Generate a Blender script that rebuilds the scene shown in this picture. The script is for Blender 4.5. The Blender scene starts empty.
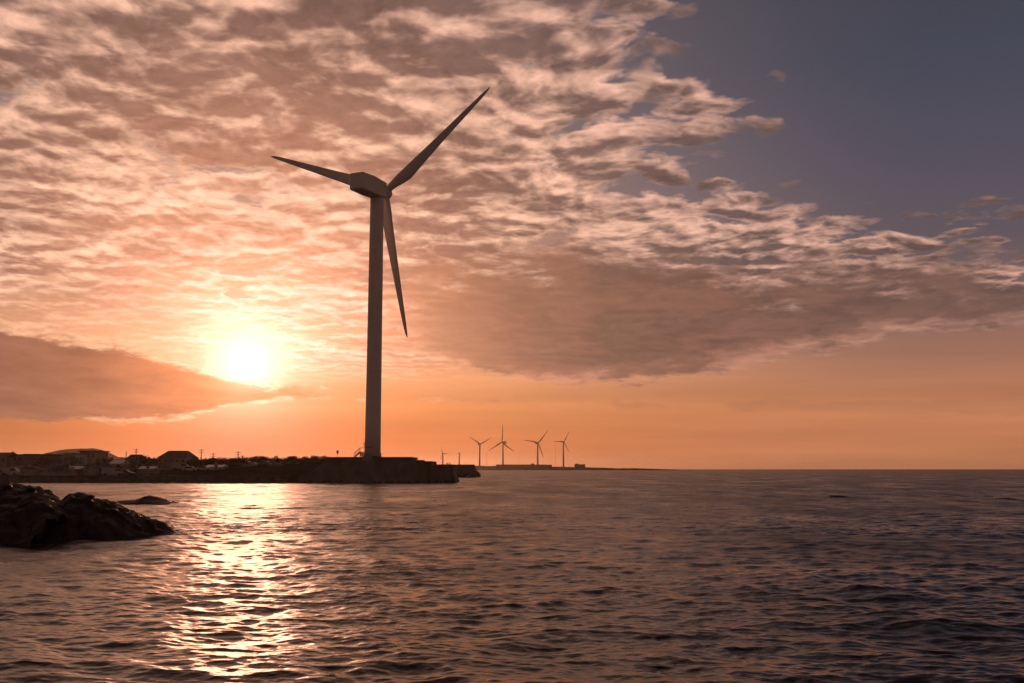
import bpy, bmesh, math, random
import numpy as np
from mathutils import Vector, noise as mnoise

random.seed(7)
C = bpy.context.scene.collection
scene = bpy.context.scene
R = math.radians

# ------------------------------------------------------------------ camera
CAM_H = 3.3
FPX = 995.6                                   # 35 mm lens on a 36 mm wide sensor, 1024 px
PITCH = math.atan(127.5 / FPX)
cam_d = bpy.data.cameras.new('camera')
cam_d.lens = 35.0
cam_d.sensor_width = 36.0
cam_d.clip_start = 0.1
cam_d.clip_end = 60000
cam = bpy.data.objects.new('camera', cam_d)
C.objects.link(cam)
cam.location = (0, 0, CAM_H)
cam.rotation_euler = (math.pi / 2 + PITCH, 0, 0)
scene.camera = cam
_c, _s = math.cos(PITCH), math.sin(PITCH)


def at(px, py, Y):
    """world point at depth Y that the photograph shows at pixel (px, py)"""
    a, b = (px - 512) / FPX, (341.5 - py) / FPX
    t = Y / (_c - b * _s)
    return Vector((a * t, Y, CAM_H + t * (_s + b * _c)))


def azel(px, py):
    p = at(px, py, 1.0) - Vector((0, 0, CAM_H))
    return math.degrees(math.atan2(p.x, p.y)), math.degrees(math.atan2(p.z, math.hypot(p.x, p.y)))


def lin(r, g, b):
    def f(v):
        v /= 255.0
        return v / 12.92 if v <= 0.04045 else ((v + 0.055) / 1.055) ** 2.4
    return (f(r), f(g), f(b), 1.0)


# ------------------------------------------------------------------ view
scene.view_settings.view_transform = 'Standard'
scene.view_settings.look = 'None'
scene.view_settings.exposure = 0.0
scene.view_settings.gamma = 1.0
scene.view_settings.use_curve_mapping = False
scene.cycles.sample_clamp_direct = 1.3
scene.cycles.sample_clamp_indirect = 1.6
scene.cycles.max_bounces = 6
scene.cycles.volume_bounces = 0

# ------------------------------------------------------------------ sun
SUN_AZ, SUN_EL = azel(247, 362)
sdir = Vector((math.sin(R(SUN_AZ)) * math.cos(R(SUN_EL)), math.cos(R(SUN_AZ)) * math.cos(R(SUN_EL)), math.sin(R(SUN_EL))))
sun_d = bpy.data.lights.new('sun', 'SUN')
sun_d.energy = 1.7
sun_d.angle = R(0.9)
sun_d.color = (1.0, 0.45, 0.26)
sun = bpy.data.objects.new('sun', sun_d)
C.objects.link(sun)
sun.rotation_euler = (-sdir).to_track_quat('-Z', 'Y').to_euler()
sun.location = (0, 0, 200)

# ------------------------------------------------------------------ world: Nishita sky under layered procedural clouds
world = bpy.data.worlds.new('World')
scene.world = world
world.use_nodes = True
world.cycles.sampling_method = 'MANUAL'
world.cycles.sample_map_resolution = 1024


class G:
    """small helper that builds shader node graphs from expressions"""
    def __init__(self, tree):
        self.t = tree

    def n(self, typ, **kw):
        nd = self.t.nodes.new(typ)
        for k, v in kw.items():
            setattr(nd, k, v)
        return nd

    def put(self, sock, v):
        if isinstance(v, bpy.types.NodeSocket):
            self.t.links.new(v, sock)
        elif v is not None:
            sock.default_value = v

    def m(self, op, a, b=None, c=None, clamp=False):
        nd = self.n('ShaderNodeMath', operation=op, use_clamp=clamp)
        for i, v in enumerate((a, b, c)):
            if v is not None:
                self.put(nd.inputs[i], v)
        return nd.outputs[0]

    def add(self, *a):
        r = a[0]
        for x in a[1:]:
            r = self.m('ADD', r, x)
        return r

    def mul(self, *a):
        r = a[0]
        for x in a[1:]:
            r = self.m('MULTIPLY', r, x)
        return r

    def sub(self, a, b):
        return self.m('SUBTRACT', a, b)

    def inv(self, a):
        return self.m('SUBTRACT', 1.0, a)

    def ss(self, x, a, b, lo=0.0, hi=1.0):
        nd = self.n('ShaderNodeMapRange', interpolation_type='SMOOTHSTEP')
        for k, v in (('Value', x), ('From Min', a), ('From Max', b), ('To Min', lo), ('To Max', hi)):
            self.put(nd.inputs[k], v)
        return nd.outputs[0]

    def vm(self, op, a, b=None):
        nd = self.n('ShaderNodeVectorMath', operation=op)
        self.put(nd.inputs[0], a)
        if b is not None:
            self.put(nd.inputs[3] if op == 'SCALE' else nd.inputs[1], b)
        return nd.outputs['Value'] if op in ('DOT_PRODUCT', 'LENGTH') else nd.outputs[0]

    def xyz(self, x, y, z=0.0):
        nd = self.n('ShaderNodeCombineXYZ')
        for i, v in enumerate((x, y, z)):
            self.put(nd.inputs[i], v)
        return nd.outputs[0]

    def sep(self, v):
        nd = self.n('ShaderNodeSeparateXYZ')
        self.put(nd.inputs[0], v)
        return nd.outputs[0], nd.outputs[1], nd.outputs[2]

    def noise(self, v, scale, detail=4.0, rough=0.5, dist=0.0, out='Fac', lac=2.0, dim='3D'):
        nd = self.n('ShaderNodeTexNoise', noise_dimensions=dim)
        self.put(nd.inputs['Vector'], v)
        for k, x in (('Scale', scale), ('Detail', detail), ('Roughness', rough), ('Distortion', dist), ('Lacunarity', lac)):
            self.put(nd.inputs[k], x)
        return nd.outputs[out] if out == 'Fac' else nd.outputs['Color']

    def voro(self, v, scale, smooth=0.6, rnd=1.0, detail=0.0, rough=0.5):
        nd = self.n('ShaderNodeTexVoronoi', feature='SMOOTH_F1', voronoi_dimensions='2D')
        self.put(nd.inputs['Vector'], v)
        for k, x in (('Scale', scale), ('Smoothness', smooth), ('Randomness', rnd), ('Detail', detail), ('Roughness', rough)):
            nd.inputs[k].default_value = x
        return nd.outputs['Distance']

    def ramp(self, x, stops, lo=0.0, hi=1.0):
        """stops: (position, (r, g, b) in sRGB 0..255)"""
        nd = self.n('ShaderNodeMapRange')
        for k, v in (('Value', x), ('From Min', lo), ('From Max', hi)):
            self.put(nd.inputs[k], v)
        rp = self.n('ShaderNodeValToRGB')
        rp.color_ramp.interpolation = 'LINEAR'
        el = rp.color_ramp.elements
        while len(el) < len(stops):
            el.new(0.5)
        for e, (p, col) in zip(el, stops):
            e.position = (p - lo) / (hi - lo)
            e.color = lin(*col)
        self.t.links.new(nd.outputs[0], rp.inputs[0])
        return rp.outputs[0]

    def curve(self, x, pts, xlo, xhi, ylo, yhi):
        nd = self.n('ShaderNodeMapRange')
        for k, v in (('Value', x), ('From Min', xlo), ('From Max', xhi)):
            self.put(nd.inputs[k], v)
        fc = self.n('ShaderNodeFloatCurve')
        cv = fc.mapping.curves[0]
        pts = [((a - xlo) / (xhi - xlo), (b - ylo) / (yhi - ylo)) for a, b in sorted(pts)]
        while len(cv.points) < len(pts):
            cv.points.new(0.5, 0.5)
        for p, q in zip(cv.points, pts):
            p.location = q
        fc.mapping.update()
        self.t.links.new(nd.outputs[0], fc.inputs['Value'])
        return self.m('MULTIPLY_ADD', fc.outputs[0], yhi - ylo, ylo)

    def mix(self, f, a, b, blend='MIX'):
        nd = self.n('ShaderNodeMix', data_type='RGBA', blend_type=blend)
        nd.clamp_factor = True
        self.put(nd.inputs[0], f)
        self.put(nd.inputs[6], a)
        self.put(nd.inputs[7], b)
        return nd.outputs[2]

    def tint(self, col, k):
        nd = self.n('ShaderNodeVectorMath', operation='SCALE')
        self.put(nd.inputs[0], col[:3] if isinstance(col, tuple) else col)
        self.put(nd.inputs[3], k)
        return nd.outputs[0]


def build_sky():
    g = G(world.node_tree)
    g.t.nodes.clear()
    tc = g.n('ShaderNodeTexCoord')
    d = g.vm('NORMALIZE', tc.outputs['Generated'])
    x, y, z = g.sep(d)
    el = g.mul(g.m('ARCSINE', z), 57.29578)
    az = g.mul(g.m('ARCTAN2', x, y), 57.29578)
    gam = g.mul(g.m('ARCCOSINE', g.m('MINIMUM', g.vm('DOT_PRODUCT', d, tuple(sdir)), 1.0)), 57.29578)
    elp = g.m('MAXIMUM', el, 0.0)
    # cloud plane
    zz = g.mul(g.add(g.m('MAXIMUM', z, 0.0), 0.10), 0.74)
    P = g.xyz(g.m('DIVIDE', x, zz), g.m('DIVIDE', y, zz), 0.0)
    # ---- clear air
    near = g.ramp(elp, [(0, (186, 96, 38)), (1.5, (204, 112, 54)), (3.5, (228, 146, 90)), (7, (246, 182, 138)), (11, (214, 162, 138)),
                        (16, (168, 136, 128)), (22, (134, 114, 113)), (30, (100, 92, 102))], 0, 90)
    far = g.ramp(elp, [(0, (192, 122, 82)), (1.2, (206, 132, 92)), (3.2, (203, 132, 92)), (5.5, (172, 118, 96)), (8.5, (136, 104, 98)), (12, (100, 88, 96)),
                       (17, (84, 79, 95)), (22, (70, 71, 87)), (30, (66, 62, 70))], 0, 90)
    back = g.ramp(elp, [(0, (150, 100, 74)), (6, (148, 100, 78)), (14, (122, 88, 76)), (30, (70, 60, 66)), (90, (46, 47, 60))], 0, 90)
    daz = g.m('ABSOLUTE', g.sub(az, SUN_AZ))
    clear = g.mix(g.ss(daz, 2.0, 39.0), near, far)
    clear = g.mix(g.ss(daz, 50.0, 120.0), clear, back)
    clear = g.tint(clear, g.inv(g.mul(g.ss(az, -19.0, -30.0), g.ss(el, 7.0, 2.0), 0.36)))
    # a share of physical twilight sky
    sky = g.n('ShaderNodeTexSky', sky_type='NISHITA', sun_disc=False)
    sky.sun_elevation = R(SUN_EL)
    sky.sun_rotation = R(SUN_AZ)
    sky.air_density, sky.dust_density, sky.ozone_density = 2.0, 4.0, 3.0
    clear = g.mix(0.10, clear, g.tint(sky.outputs[0], 0.05))
    # faint level streaks low down
    Ps = g.xyz(g.mul(az, 0.05), g.mul(el, 0.9), 3.3)
    streak = g.noise(Ps, 1.0, 4, 0.55)
    clear = g.tint(clear, g.m('MULTIPLY_ADD', g.mul(g.sub(streak, 0.5), g.ss(el, 9.0, 3.0)), 0.55, 1.0))
    # ---- altocumulus sheet
    warp = g.vm('SUBTRACT', g.noise(P, 2.2, 3, 0.5, out='Color', dim='2D'), (0.5, 0.5, 0.5))
    Pw = g.vm('ADD', P, g.vm('SCALE', warp, 0.16))

    def dens(Pv):
        big = g.noise(Pv, 1.3, 2, 0.5, dim='2D')
        mid = g.noise(Pv, 4.2, 7, 0.57, dim='2D')
        puff = g.inv(g.voro(Pv, 5.2, 0.4, detail=3.0, rough=0.5))
        return g.add(g.mul(big, 0.42), g.mul(mid, 0.64), g.mul(puff, 0.34), -0.185)
    D = dens(Pw)
    D2 = dens(g.vm('ADD', Pw, (math.sin(R(SUN_AZ)) * 0.07, math.cos(R(SUN_AZ)) * 0.07, 0)))
    thick = g.noise(P, 1.25, 4, 0.55, dim='2D')
    # right limit of the sheet, as azimuth over elevation
    lim = []
    for px, py in ((760, -40), (700, 20), (678, 45), (745, 75), (752, 100), (720, 128), (696, 155), (720, 175), (800, 201), (890, 224), (1040, 250)):
        a, e = azel(px, py)
        lim.append((e, a + 2.3))
    limaz = g.curve(el, lim, 10.0, 32.0, 0.0, 40.0)
    side = g.sub(limaz, az)
    cover = g.ss(side, -7.0, 12.0)
    behind = g.ss(daz, 60.0, 100.0)
    cover = g.add(g.mul(cover, g.inv(behind)), g.mul(behind, 0.62))
    wisps = g.noise(P, 0.9, 2, 0.5, dim='2D')
    cov = g.add(g.mul(cover, 0.50), g.mul(g.sub(wisps, 0.5), 0.14), -0.02)
    th = g.sub(0.672, cov)
    pa, pe = azel(1000, 212)
    puffs = g.m('EXPONENT', g.mul(g.add(g.m('POWER', g.m('DIVIDE', g.sub(az, pa), 2.6), 2.0), g.m('POWER', g.m('DIVIDE', g.sub(el, pe), 0.7), 2.0)), -1.0))
    th = g.sub(th, g.mul(puffs, 0.20))
    over = g.sub(D, th)
    alpha = g.ss(over, -0.05, 0.10)
    core = g.ss(over, 0.05, 0.40)
    relief = g.sub(D, D2)
    lowfade = g.ss(el, 4.2, 7.0)
    lit = g.ramp(gam, [(0, (255, 242, 228)), (4, (255, 228, 204)), (8, (255, 210, 180)), (13, (255, 206, 174)), (19, (250, 196, 168)), (27, (234, 182, 160)), (60, (170, 124, 112)), (120, (128, 92, 82))], 0, 180)
    shd = g.ramp(gam, [(0, (255, 205, 160)), (4, (248, 180, 134)), (8, (204, 148, 117)), (13, (164, 118, 98)), (19, (134, 101, 89)), (27, (110, 88, 83)), (60, (92, 72, 68)), (120, (84, 64, 60))], 0, 180)
    shade_f = g.ss(g.m('ADD', g.add(0.40, g.mul(core, 0.26), g.mul(g.sub(thick, 0.47), 1.9), g.ss(az, -8.0, -26.0, 0.0, 0.10), g.ss(el, 13.0, 24.0, 0.0, 0.24)), g.mul(relief, 3.6)), -0.42, 1.32)
    acol = g.mix(shade_f, lit, shd)
    # ---- outlines of the two thick banks
    fib = g.noise(g.vm('MULTIPLY', Pw, (1.15, 0.8, 1.0)), 1.9, 8, 0.58, dim='2D')
    edge = g.sub(g.noise(g.xyz(g.mul(az, 0.26), g.mul(el, 0.75), 1.7), 1.0, 9, 0.66), 0.5)

    def slab(upper, lower, su, sl, ku, kl):
        up = g.curve(az, [azel(*p) for p in upper], -60.0, 60.0, 0.0, 30.0)
        lo = g.curve(az, [azel(*p) for p in lower], -60.0, 60.0, 0.0, 30.0)
        a = g.add(g.sub(up, el), g.mul(edge, ku))
        b = g.add(g.sub(el, lo), g.mul(edge, kl))
        return a, b, g.mul(g.ss(a, 0.0, su), g.ss(b, 0.0, sl))
    a1, b1, m1 = slab(((150, 330), (290, 322), (360, 285), (430, 245), (520, 232), (640, 230), (750, 240), (850, 242), (1024, 244), (1300, 244)),
                      ((150, 330), (290, 330), (350, 342), (410, 358), (470, 374), (560, 386), (640, 386), (700, 377), (770, 360), (860, 344), (1024, 328), (1300, 318)),
                      3.2, 0.5, 8.0, 3.0)
    veil_l = g.inv(g.mul(g.ss(az, -15.5, -20.0), g.ss(el, 11.0, 8.0), 0.55))
    under = g.inv(g.mul(g.ss(az, -9.0, 0.0), g.ss(b1, 0.9, -0.3)))
    acol = g.tint(acol, g.add(1.0, g.mul(g.sub(fib, 0.5), -0.7), g.mul(g.sub(g.noise(Pw, 15.0, 4, 0.6, dim='2D'), 0.5), 0.7)))
    col = g.mix(g.mul(alpha, lowfade, veil_l, under), clear, acol)
    # ---- slabs of thicker cloud
    c1 = g.ramp(gam, [(0, (250, 180, 130)), (7, (232, 156, 110)), (11, (182, 126, 95)), (15, (150, 105, 83)), (20, (124, 90, 74)), (26, (112, 80, 68)), (40, (98, 76, 70)), (90, (90, 80, 88))], 0, 180)
    c1l = g.ramp(gam, [(0, (255, 215, 170)), (9, (250, 188, 146)), (15, (226, 156, 124)), (24, (202, 140, 116)), (60, (150, 118, 108))], 0, 180)
    tex = g.ss(fib, 0.40, 0.66)
    c1t = g.mix(g.mul(tex, 0.30), c1, c1l)
    c1t = g.tint(c1t, g.m('MULTIPLY_ADD', g.sub(fib, 0.5), -1.1, 1.0))
    rim1 = g.mul(g.ss(b1, 1.5, 0.1), g.ss(b1, -0.1, 0.1), g.ss(fib, 0.62, 0.40), 1.6)
    c1t = g.mix(g.mul(rim1, 0.6), c1t, c1l)
    k1 = g.m('MULTIPLY', m1, g.ss(g.add(fib, g.mul(g.ss(b1, 0.0, 3.0), 0.4), g.mul(g.ss(a1, 0.0, 3.5), 0.3)), 0.28, 0.58))
    k1 = g.mul(k1, g.ss(az, -13.0, -3.0))
    col = g.mix(g.mul(k1, 0.95), col, c1t)
    a2, b2, m2 = slab(((-300, 300), (-60, 310), (0, 323), (60, 333), (120, 346), (180, 364), (230, 378), (290, 386), (340, 396), (420, 400)),
                      ((-300, 425), (0, 421), (60, 424), (120, 424), (180, 420), (225, 410), (260, 404), (300, 400), (340, 398), (420, 400)),
                      0.45, 0.35, 2.6, 2.0)
    c2 = g.ramp(gam, [(0, (238, 176, 120)), (3, (214, 142, 92)), (6, (178, 118, 84)), (9, (150, 102, 77)), (14, (134, 92, 76)), (40, (130, 96, 88))], 0, 180)
    c2t = g.tint(c2, g.m('MULTIPLY_ADD', g.sub(fib, 0.5), -0.9, 1.0))
    k2 = g.mul(m2, g.ss(daz, 60.0, 40.0), g.ss(az, 2.0, -8.0, 0.2, 1.0))
    col = g.mix(g.mul(k2, 0.96), col, c2t)
    rim2 = g.mul(g.add(g.mul(g.ss(a2, -0.25, 0.05), g.ss(a2, 0.6, 0.1)), g.mul(g.ss(b2, -0.2, 0.05), g.ss(b2, 0.4, 0.1), 0.8)),
                 g.ss(a2, -0.3, 0.0), g.ss(b2, -0.3, 0.0), g.ss(gam, 13.0, 3.0))
    col = g.mix(g.mul(rim2, 0.85, g.ss(fib, 0.42, 0.62)), col, lin(255, 226, 182))
    # ---- light round the sun
    veil = g.inv(g.mul(k2, 0.8))
    g1 = g.m('EXPONENT', g.mul(g.m('POWER', g.m('DIVIDE', gam, 1.08), 2.0), -1.0))
    g2 = g.m('EXPONENT', g.mul(gam, -1 / 2.1))
    g3 = g.m('EXPONENT', g.mul(gam, -1 / 7.5))
    glow = g.vm('ADD', g.tint(lin(255, 228, 234), g.add(g.mul(g1, 2.6, veil, g.m('MULTIPLY_ADD', fib, 1.2, 0.4)), g.mul(g2, 1.0, veil))), g.tint(lin(255, 176, 120), g.mul(g3, 0.07)))
    col = g.vm('ADD', col, glow)
    # the air round the sun is far brighter than a picture can show, most of all in red
    e6 = g.m('EXPONENT', g.mul(gam, -1 / 7.0))
    col = g.vm('MULTIPLY', col, g.xyz(g.m('MULTIPLY_ADD', e6, 0.80, 1.0), g.m('MULTIPLY_ADD', e6, 0.22, 1.0), 1.0))
    col = g.mix(g.mul(g.m('MULTIPLY', g1, 1.5, clamp=True), veil), col, (1.75, 1.62, 1.48, 1.0))
    # thinner, darker sky overhead
    col = g.tint(col, g.ss(el, 31.0, 58.0, 1.0, 0.38))
    # below the horizon
    col = g.mix(g.ss(el, -0.05, -1.0), col, lin(60, 44, 38))
    bg = g.n('ShaderNodeBackground')
    bg.inputs['Strength'].default_value = 0.1
    g.t.links.new(g.tint(col, 10.0), bg.inputs['Color'])
    out = g.n('ShaderNodeOutputWorld')
    g.t.links.new(bg.outputs[0], out.inputs['Surface'])


build_sky()


# ------------------------------------------------------------------ helpers
def material(name, col, rough=0.8, var=0.25, scale=1.5, col2=None, metal=0.0, streak=False, bump=0.0, spec=0.3):
    m = bpy.data.materials.new(name)
    m.use_nodes = True
    g = G(m.node_tree)
    bs = m.node_tree.nodes['Principled BSDF']
    tc = g.n('ShaderNodeTexCoord')
    v = tc.outputs['Object']
    if streak:
        v = g.vm('MULTIPLY', v, (1.0, 1.0, 0.12))
    nz = g.noise(v, scale, 5, 0.6)
    a = tuple(c * (1 - var) for c in col) + (1.0,)
    b = (tuple(min(1, c * (1 + var)) for c in col) if col2 is None else tuple(col2)) + (1.0,)
    g.t.links.new(g.mix(g.ss(nz, 0.3, 0.7), a, b), bs.inputs['Base Color'])
    bs.inputs['Roughness'].default_value = rough
    bs.inputs['Metallic'].default_value = metal
    bs.inputs['Specular IOR Level'].default_value = spec
    if bump:
        bp = g.n('ShaderNodeBump')
        bp.inputs['Strength'].default_value = bump
        bp.inputs['Distance'].default_value = 0.15
        g.t.links.new(g.noise(tc.outputs['Object'], scale * 3, 6, 0.65), bp.inputs['Height'])
        g.t.links.new(bp.outputs[0], bs.inputs['Normal'])
    return m


M = {
    'turbine': material('turbine white paint', (0.68, 0.67, 0.65), 0.45, 0.04, 0.35),
    'blade': material('blade grey white gelcoat', (0.62, 0.62, 0.62), 0.35, 0.08, 0.25),
    'door': material('grey door paint', (0.25, 0.27, 0.28), 0.5, 0.1),
    'steel': material('galvanised steel', (0.36, 0.36, 0.36), 0.45, 0.15, 3.0, metal=0.6),
    'concrete': material('weathered concrete', (0.10, 0.092, 0.082), 0.9, 0.3, 0.5, streak=True, bump=0.4),
    'seawall': material('dark basalt seawall', (0.07, 0.065, 0.06), 0.9, 0.4, 0.8, bump=0.6),
    'basalt': material('wet basalt', (0.022, 0.017, 0.014), 0.6, 0.5, 1.6, bump=0.9),
    'asphalt': material('asphalt', (0.055, 0.055, 0.055), 0.9, 0.2, 1.0),
    'ground': material('coastal grass and soil', (0.03, 0.028, 0.016), 1.0, 0.4, 0.15, col2=(0.05, 0.042, 0.024), spec=0.0),
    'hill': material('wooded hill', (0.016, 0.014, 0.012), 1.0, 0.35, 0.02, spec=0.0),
    'leaf': material('leaves', (0.05, 0.065, 0.025), 0.8, 0.4, 1.2),
    'bark': material('bark', (0.10, 0.075, 0.05), 0.9, 0.3, 4.0),
    'plaster_white': material('white plaster', (0.45, 0.43, 0.40), 0.85, 0.15, 0.7, streak=True),
    'plaster_grey': material('grey plaster', (0.25, 0.24, 0.225), 0.85, 0.2, 0.7, streak=True),
    'plaster_tan': material('tan plaster', (0.30, 0.25, 0.19), 0.85, 0.2, 0.7, streak=True),
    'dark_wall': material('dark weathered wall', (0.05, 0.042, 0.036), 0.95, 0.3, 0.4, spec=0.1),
    'brick': material('brown brick', (0.24, 0.14, 0.10), 0.85, 0.25, 2.0),
    'roof_dark': material('dark roof tiles', (0.07, 0.06, 0.06), 0.7, 0.25, 2.0),
    'roof_red': material('red brown roof tiles', (0.16, 0.075, 0.05), 0.7, 0.25, 2.0),
    'roof_pale': material('pale metal roof', (0.55, 0.54, 0.52), 0.35, 0.1, 1.0),
    'glass': material('window glass', (0.03, 0.035, 0.04), 0.12, 0.1),
    'frame': material('window frame', (0.45, 0.44, 0.42), 0.6, 0.1),
    'car_white': material('white car paint', (0.38, 0.38, 0.37), 0.3, 0.04),
    'car_dark': material('dark grey car paint', (0.06, 0.06, 0.065), 0.3, 0.05),
    'car_blue': material('blue grey car paint', (0.10, 0.14, 0.18), 0.3, 0.05),
    'tyre': material('tyre rubber', (0.02, 0.02, 0.02), 0.85, 0.1),
    'lamp_lens': material('headlamp lens', (0.6, 0.6, 0.58), 0.1, 0.05),
    'wood': material('pole timber', (0.12, 0.10, 0.08), 0.9, 0.25, 3.0, streak=True),
    'foam': material('sea foam', (0.7, 0.7, 0.7), 0.8, 0.1),
}


def finish(name, bm, mat, parent=None, smooth=False):
    bmesh.ops.recalc_face_normals(bm, faces=bm.faces[:])
    me = bpy.data.meshes.new(name)
    bm.to_mesh(me)
    bm.free()
    if smooth:
        me.polygons.foreach_set('use_smooth', [True] * len(me.polygons))
    me.materials.append(mat)
    o = bpy.data.objects.new(name, me)
    C.objects.link(o)
    if parent:
        o.parent = parent
    return o


def tag(o, label=None, cat=None, group=None, kind=None):
    for k, v in (('label', label), ('category', cat), ('group', group), ('kind', kind)):
        if v:
            o[k] = v
    return o


def empty(name, loc, label, cat, group=None, rz=0.0):
    o = bpy.data.objects.new(name, None)
    C.objects.link(o)
    o.location = loc
    o.rotation_euler = (0, 0, rz)
    o.empty_display_size = 0.5
    return tag(o, label, cat, group)


def copy_tree(o, parent=None):
    c = o.copy()
    C.objects.link(c)
    c.parent = parent
    for ch in list(o.children):
        copy_tree(ch, c)
    return c


def quad(bm, pts):
    return bm.faces.new([bm.verts.new(p) for p in pts])


def box(bm, x0, x1, y0, y1, z0, z1, top=1.0):
    cx, cy = (x0 + x1) / 2, (y0 + y1) / 2
    vs = []
    for z, k in ((z0, 1.0), (z1, top)):
        for px, py in ((x0, y0), (x1, y0), (x1, y1), (x0, y1)):
            vs.append(bm.verts.new((cx + (px - cx) * k, cy + (py - cy) * k, z)))
    for f in ((3, 2, 1, 0), (4, 5, 6, 7), (0, 1, 5, 4), (1, 2, 6, 5), (2, 3, 7, 6), (3, 0, 4, 7)):
        bm.faces.new([vs[i] for i in f])


def prism(bm, poly, y0, y1):
    """polygon in xz extruded along y"""
    a = [bm.verts.new((x, y0, z)) for x, z in poly]
    b = [bm.verts.new((x, y1, z)) for x, z in poly]
    bm.faces.new(a)
    bm.faces.new(b[::-1])
    n = len(poly)
    for i in range(n):
        j = (i + 1) % n
        bm.faces.new((a[i], b[i], b[j], a[j]))


def loft(bm, rings, caps=True):
    vr = [[bm.verts.new(p) for p in r] for r in rings]
    n = len(vr[0])
    for a, b in zip(vr, vr[1:]):
        for i in range(n):
            j = (i + 1) % n
            bm.faces.new((a[i], a[j], b[j], b[i]))
    if caps:
        bm.faces.new(vr[0][::-1])
        bm.faces.new(vr[-1])


def tube(bm, p, q, r0, r1=None, n=8):
    p, q = Vector(p), Vector(q)
    r1 = r0 if r1 is None else r1
    d = (q - p).normalized()
    u = d.orthogonal().normalized()
    w = d.cross(u)
    loft(bm, [[c + (u * math.cos(2 * math.pi * i / n) + w * math.sin(2 * math.pi * i / n)) * r for i in range(n)] for c, r in ((p, r0), (q, r1))])


def lathe(bm, prof, n=32):
    loft(bm, [[(r * math.cos(2 * math.pi * i / n), r * math.sin(2 * math.pi * i / n), z) for i in range(n)] for r, z in prof])


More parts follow.
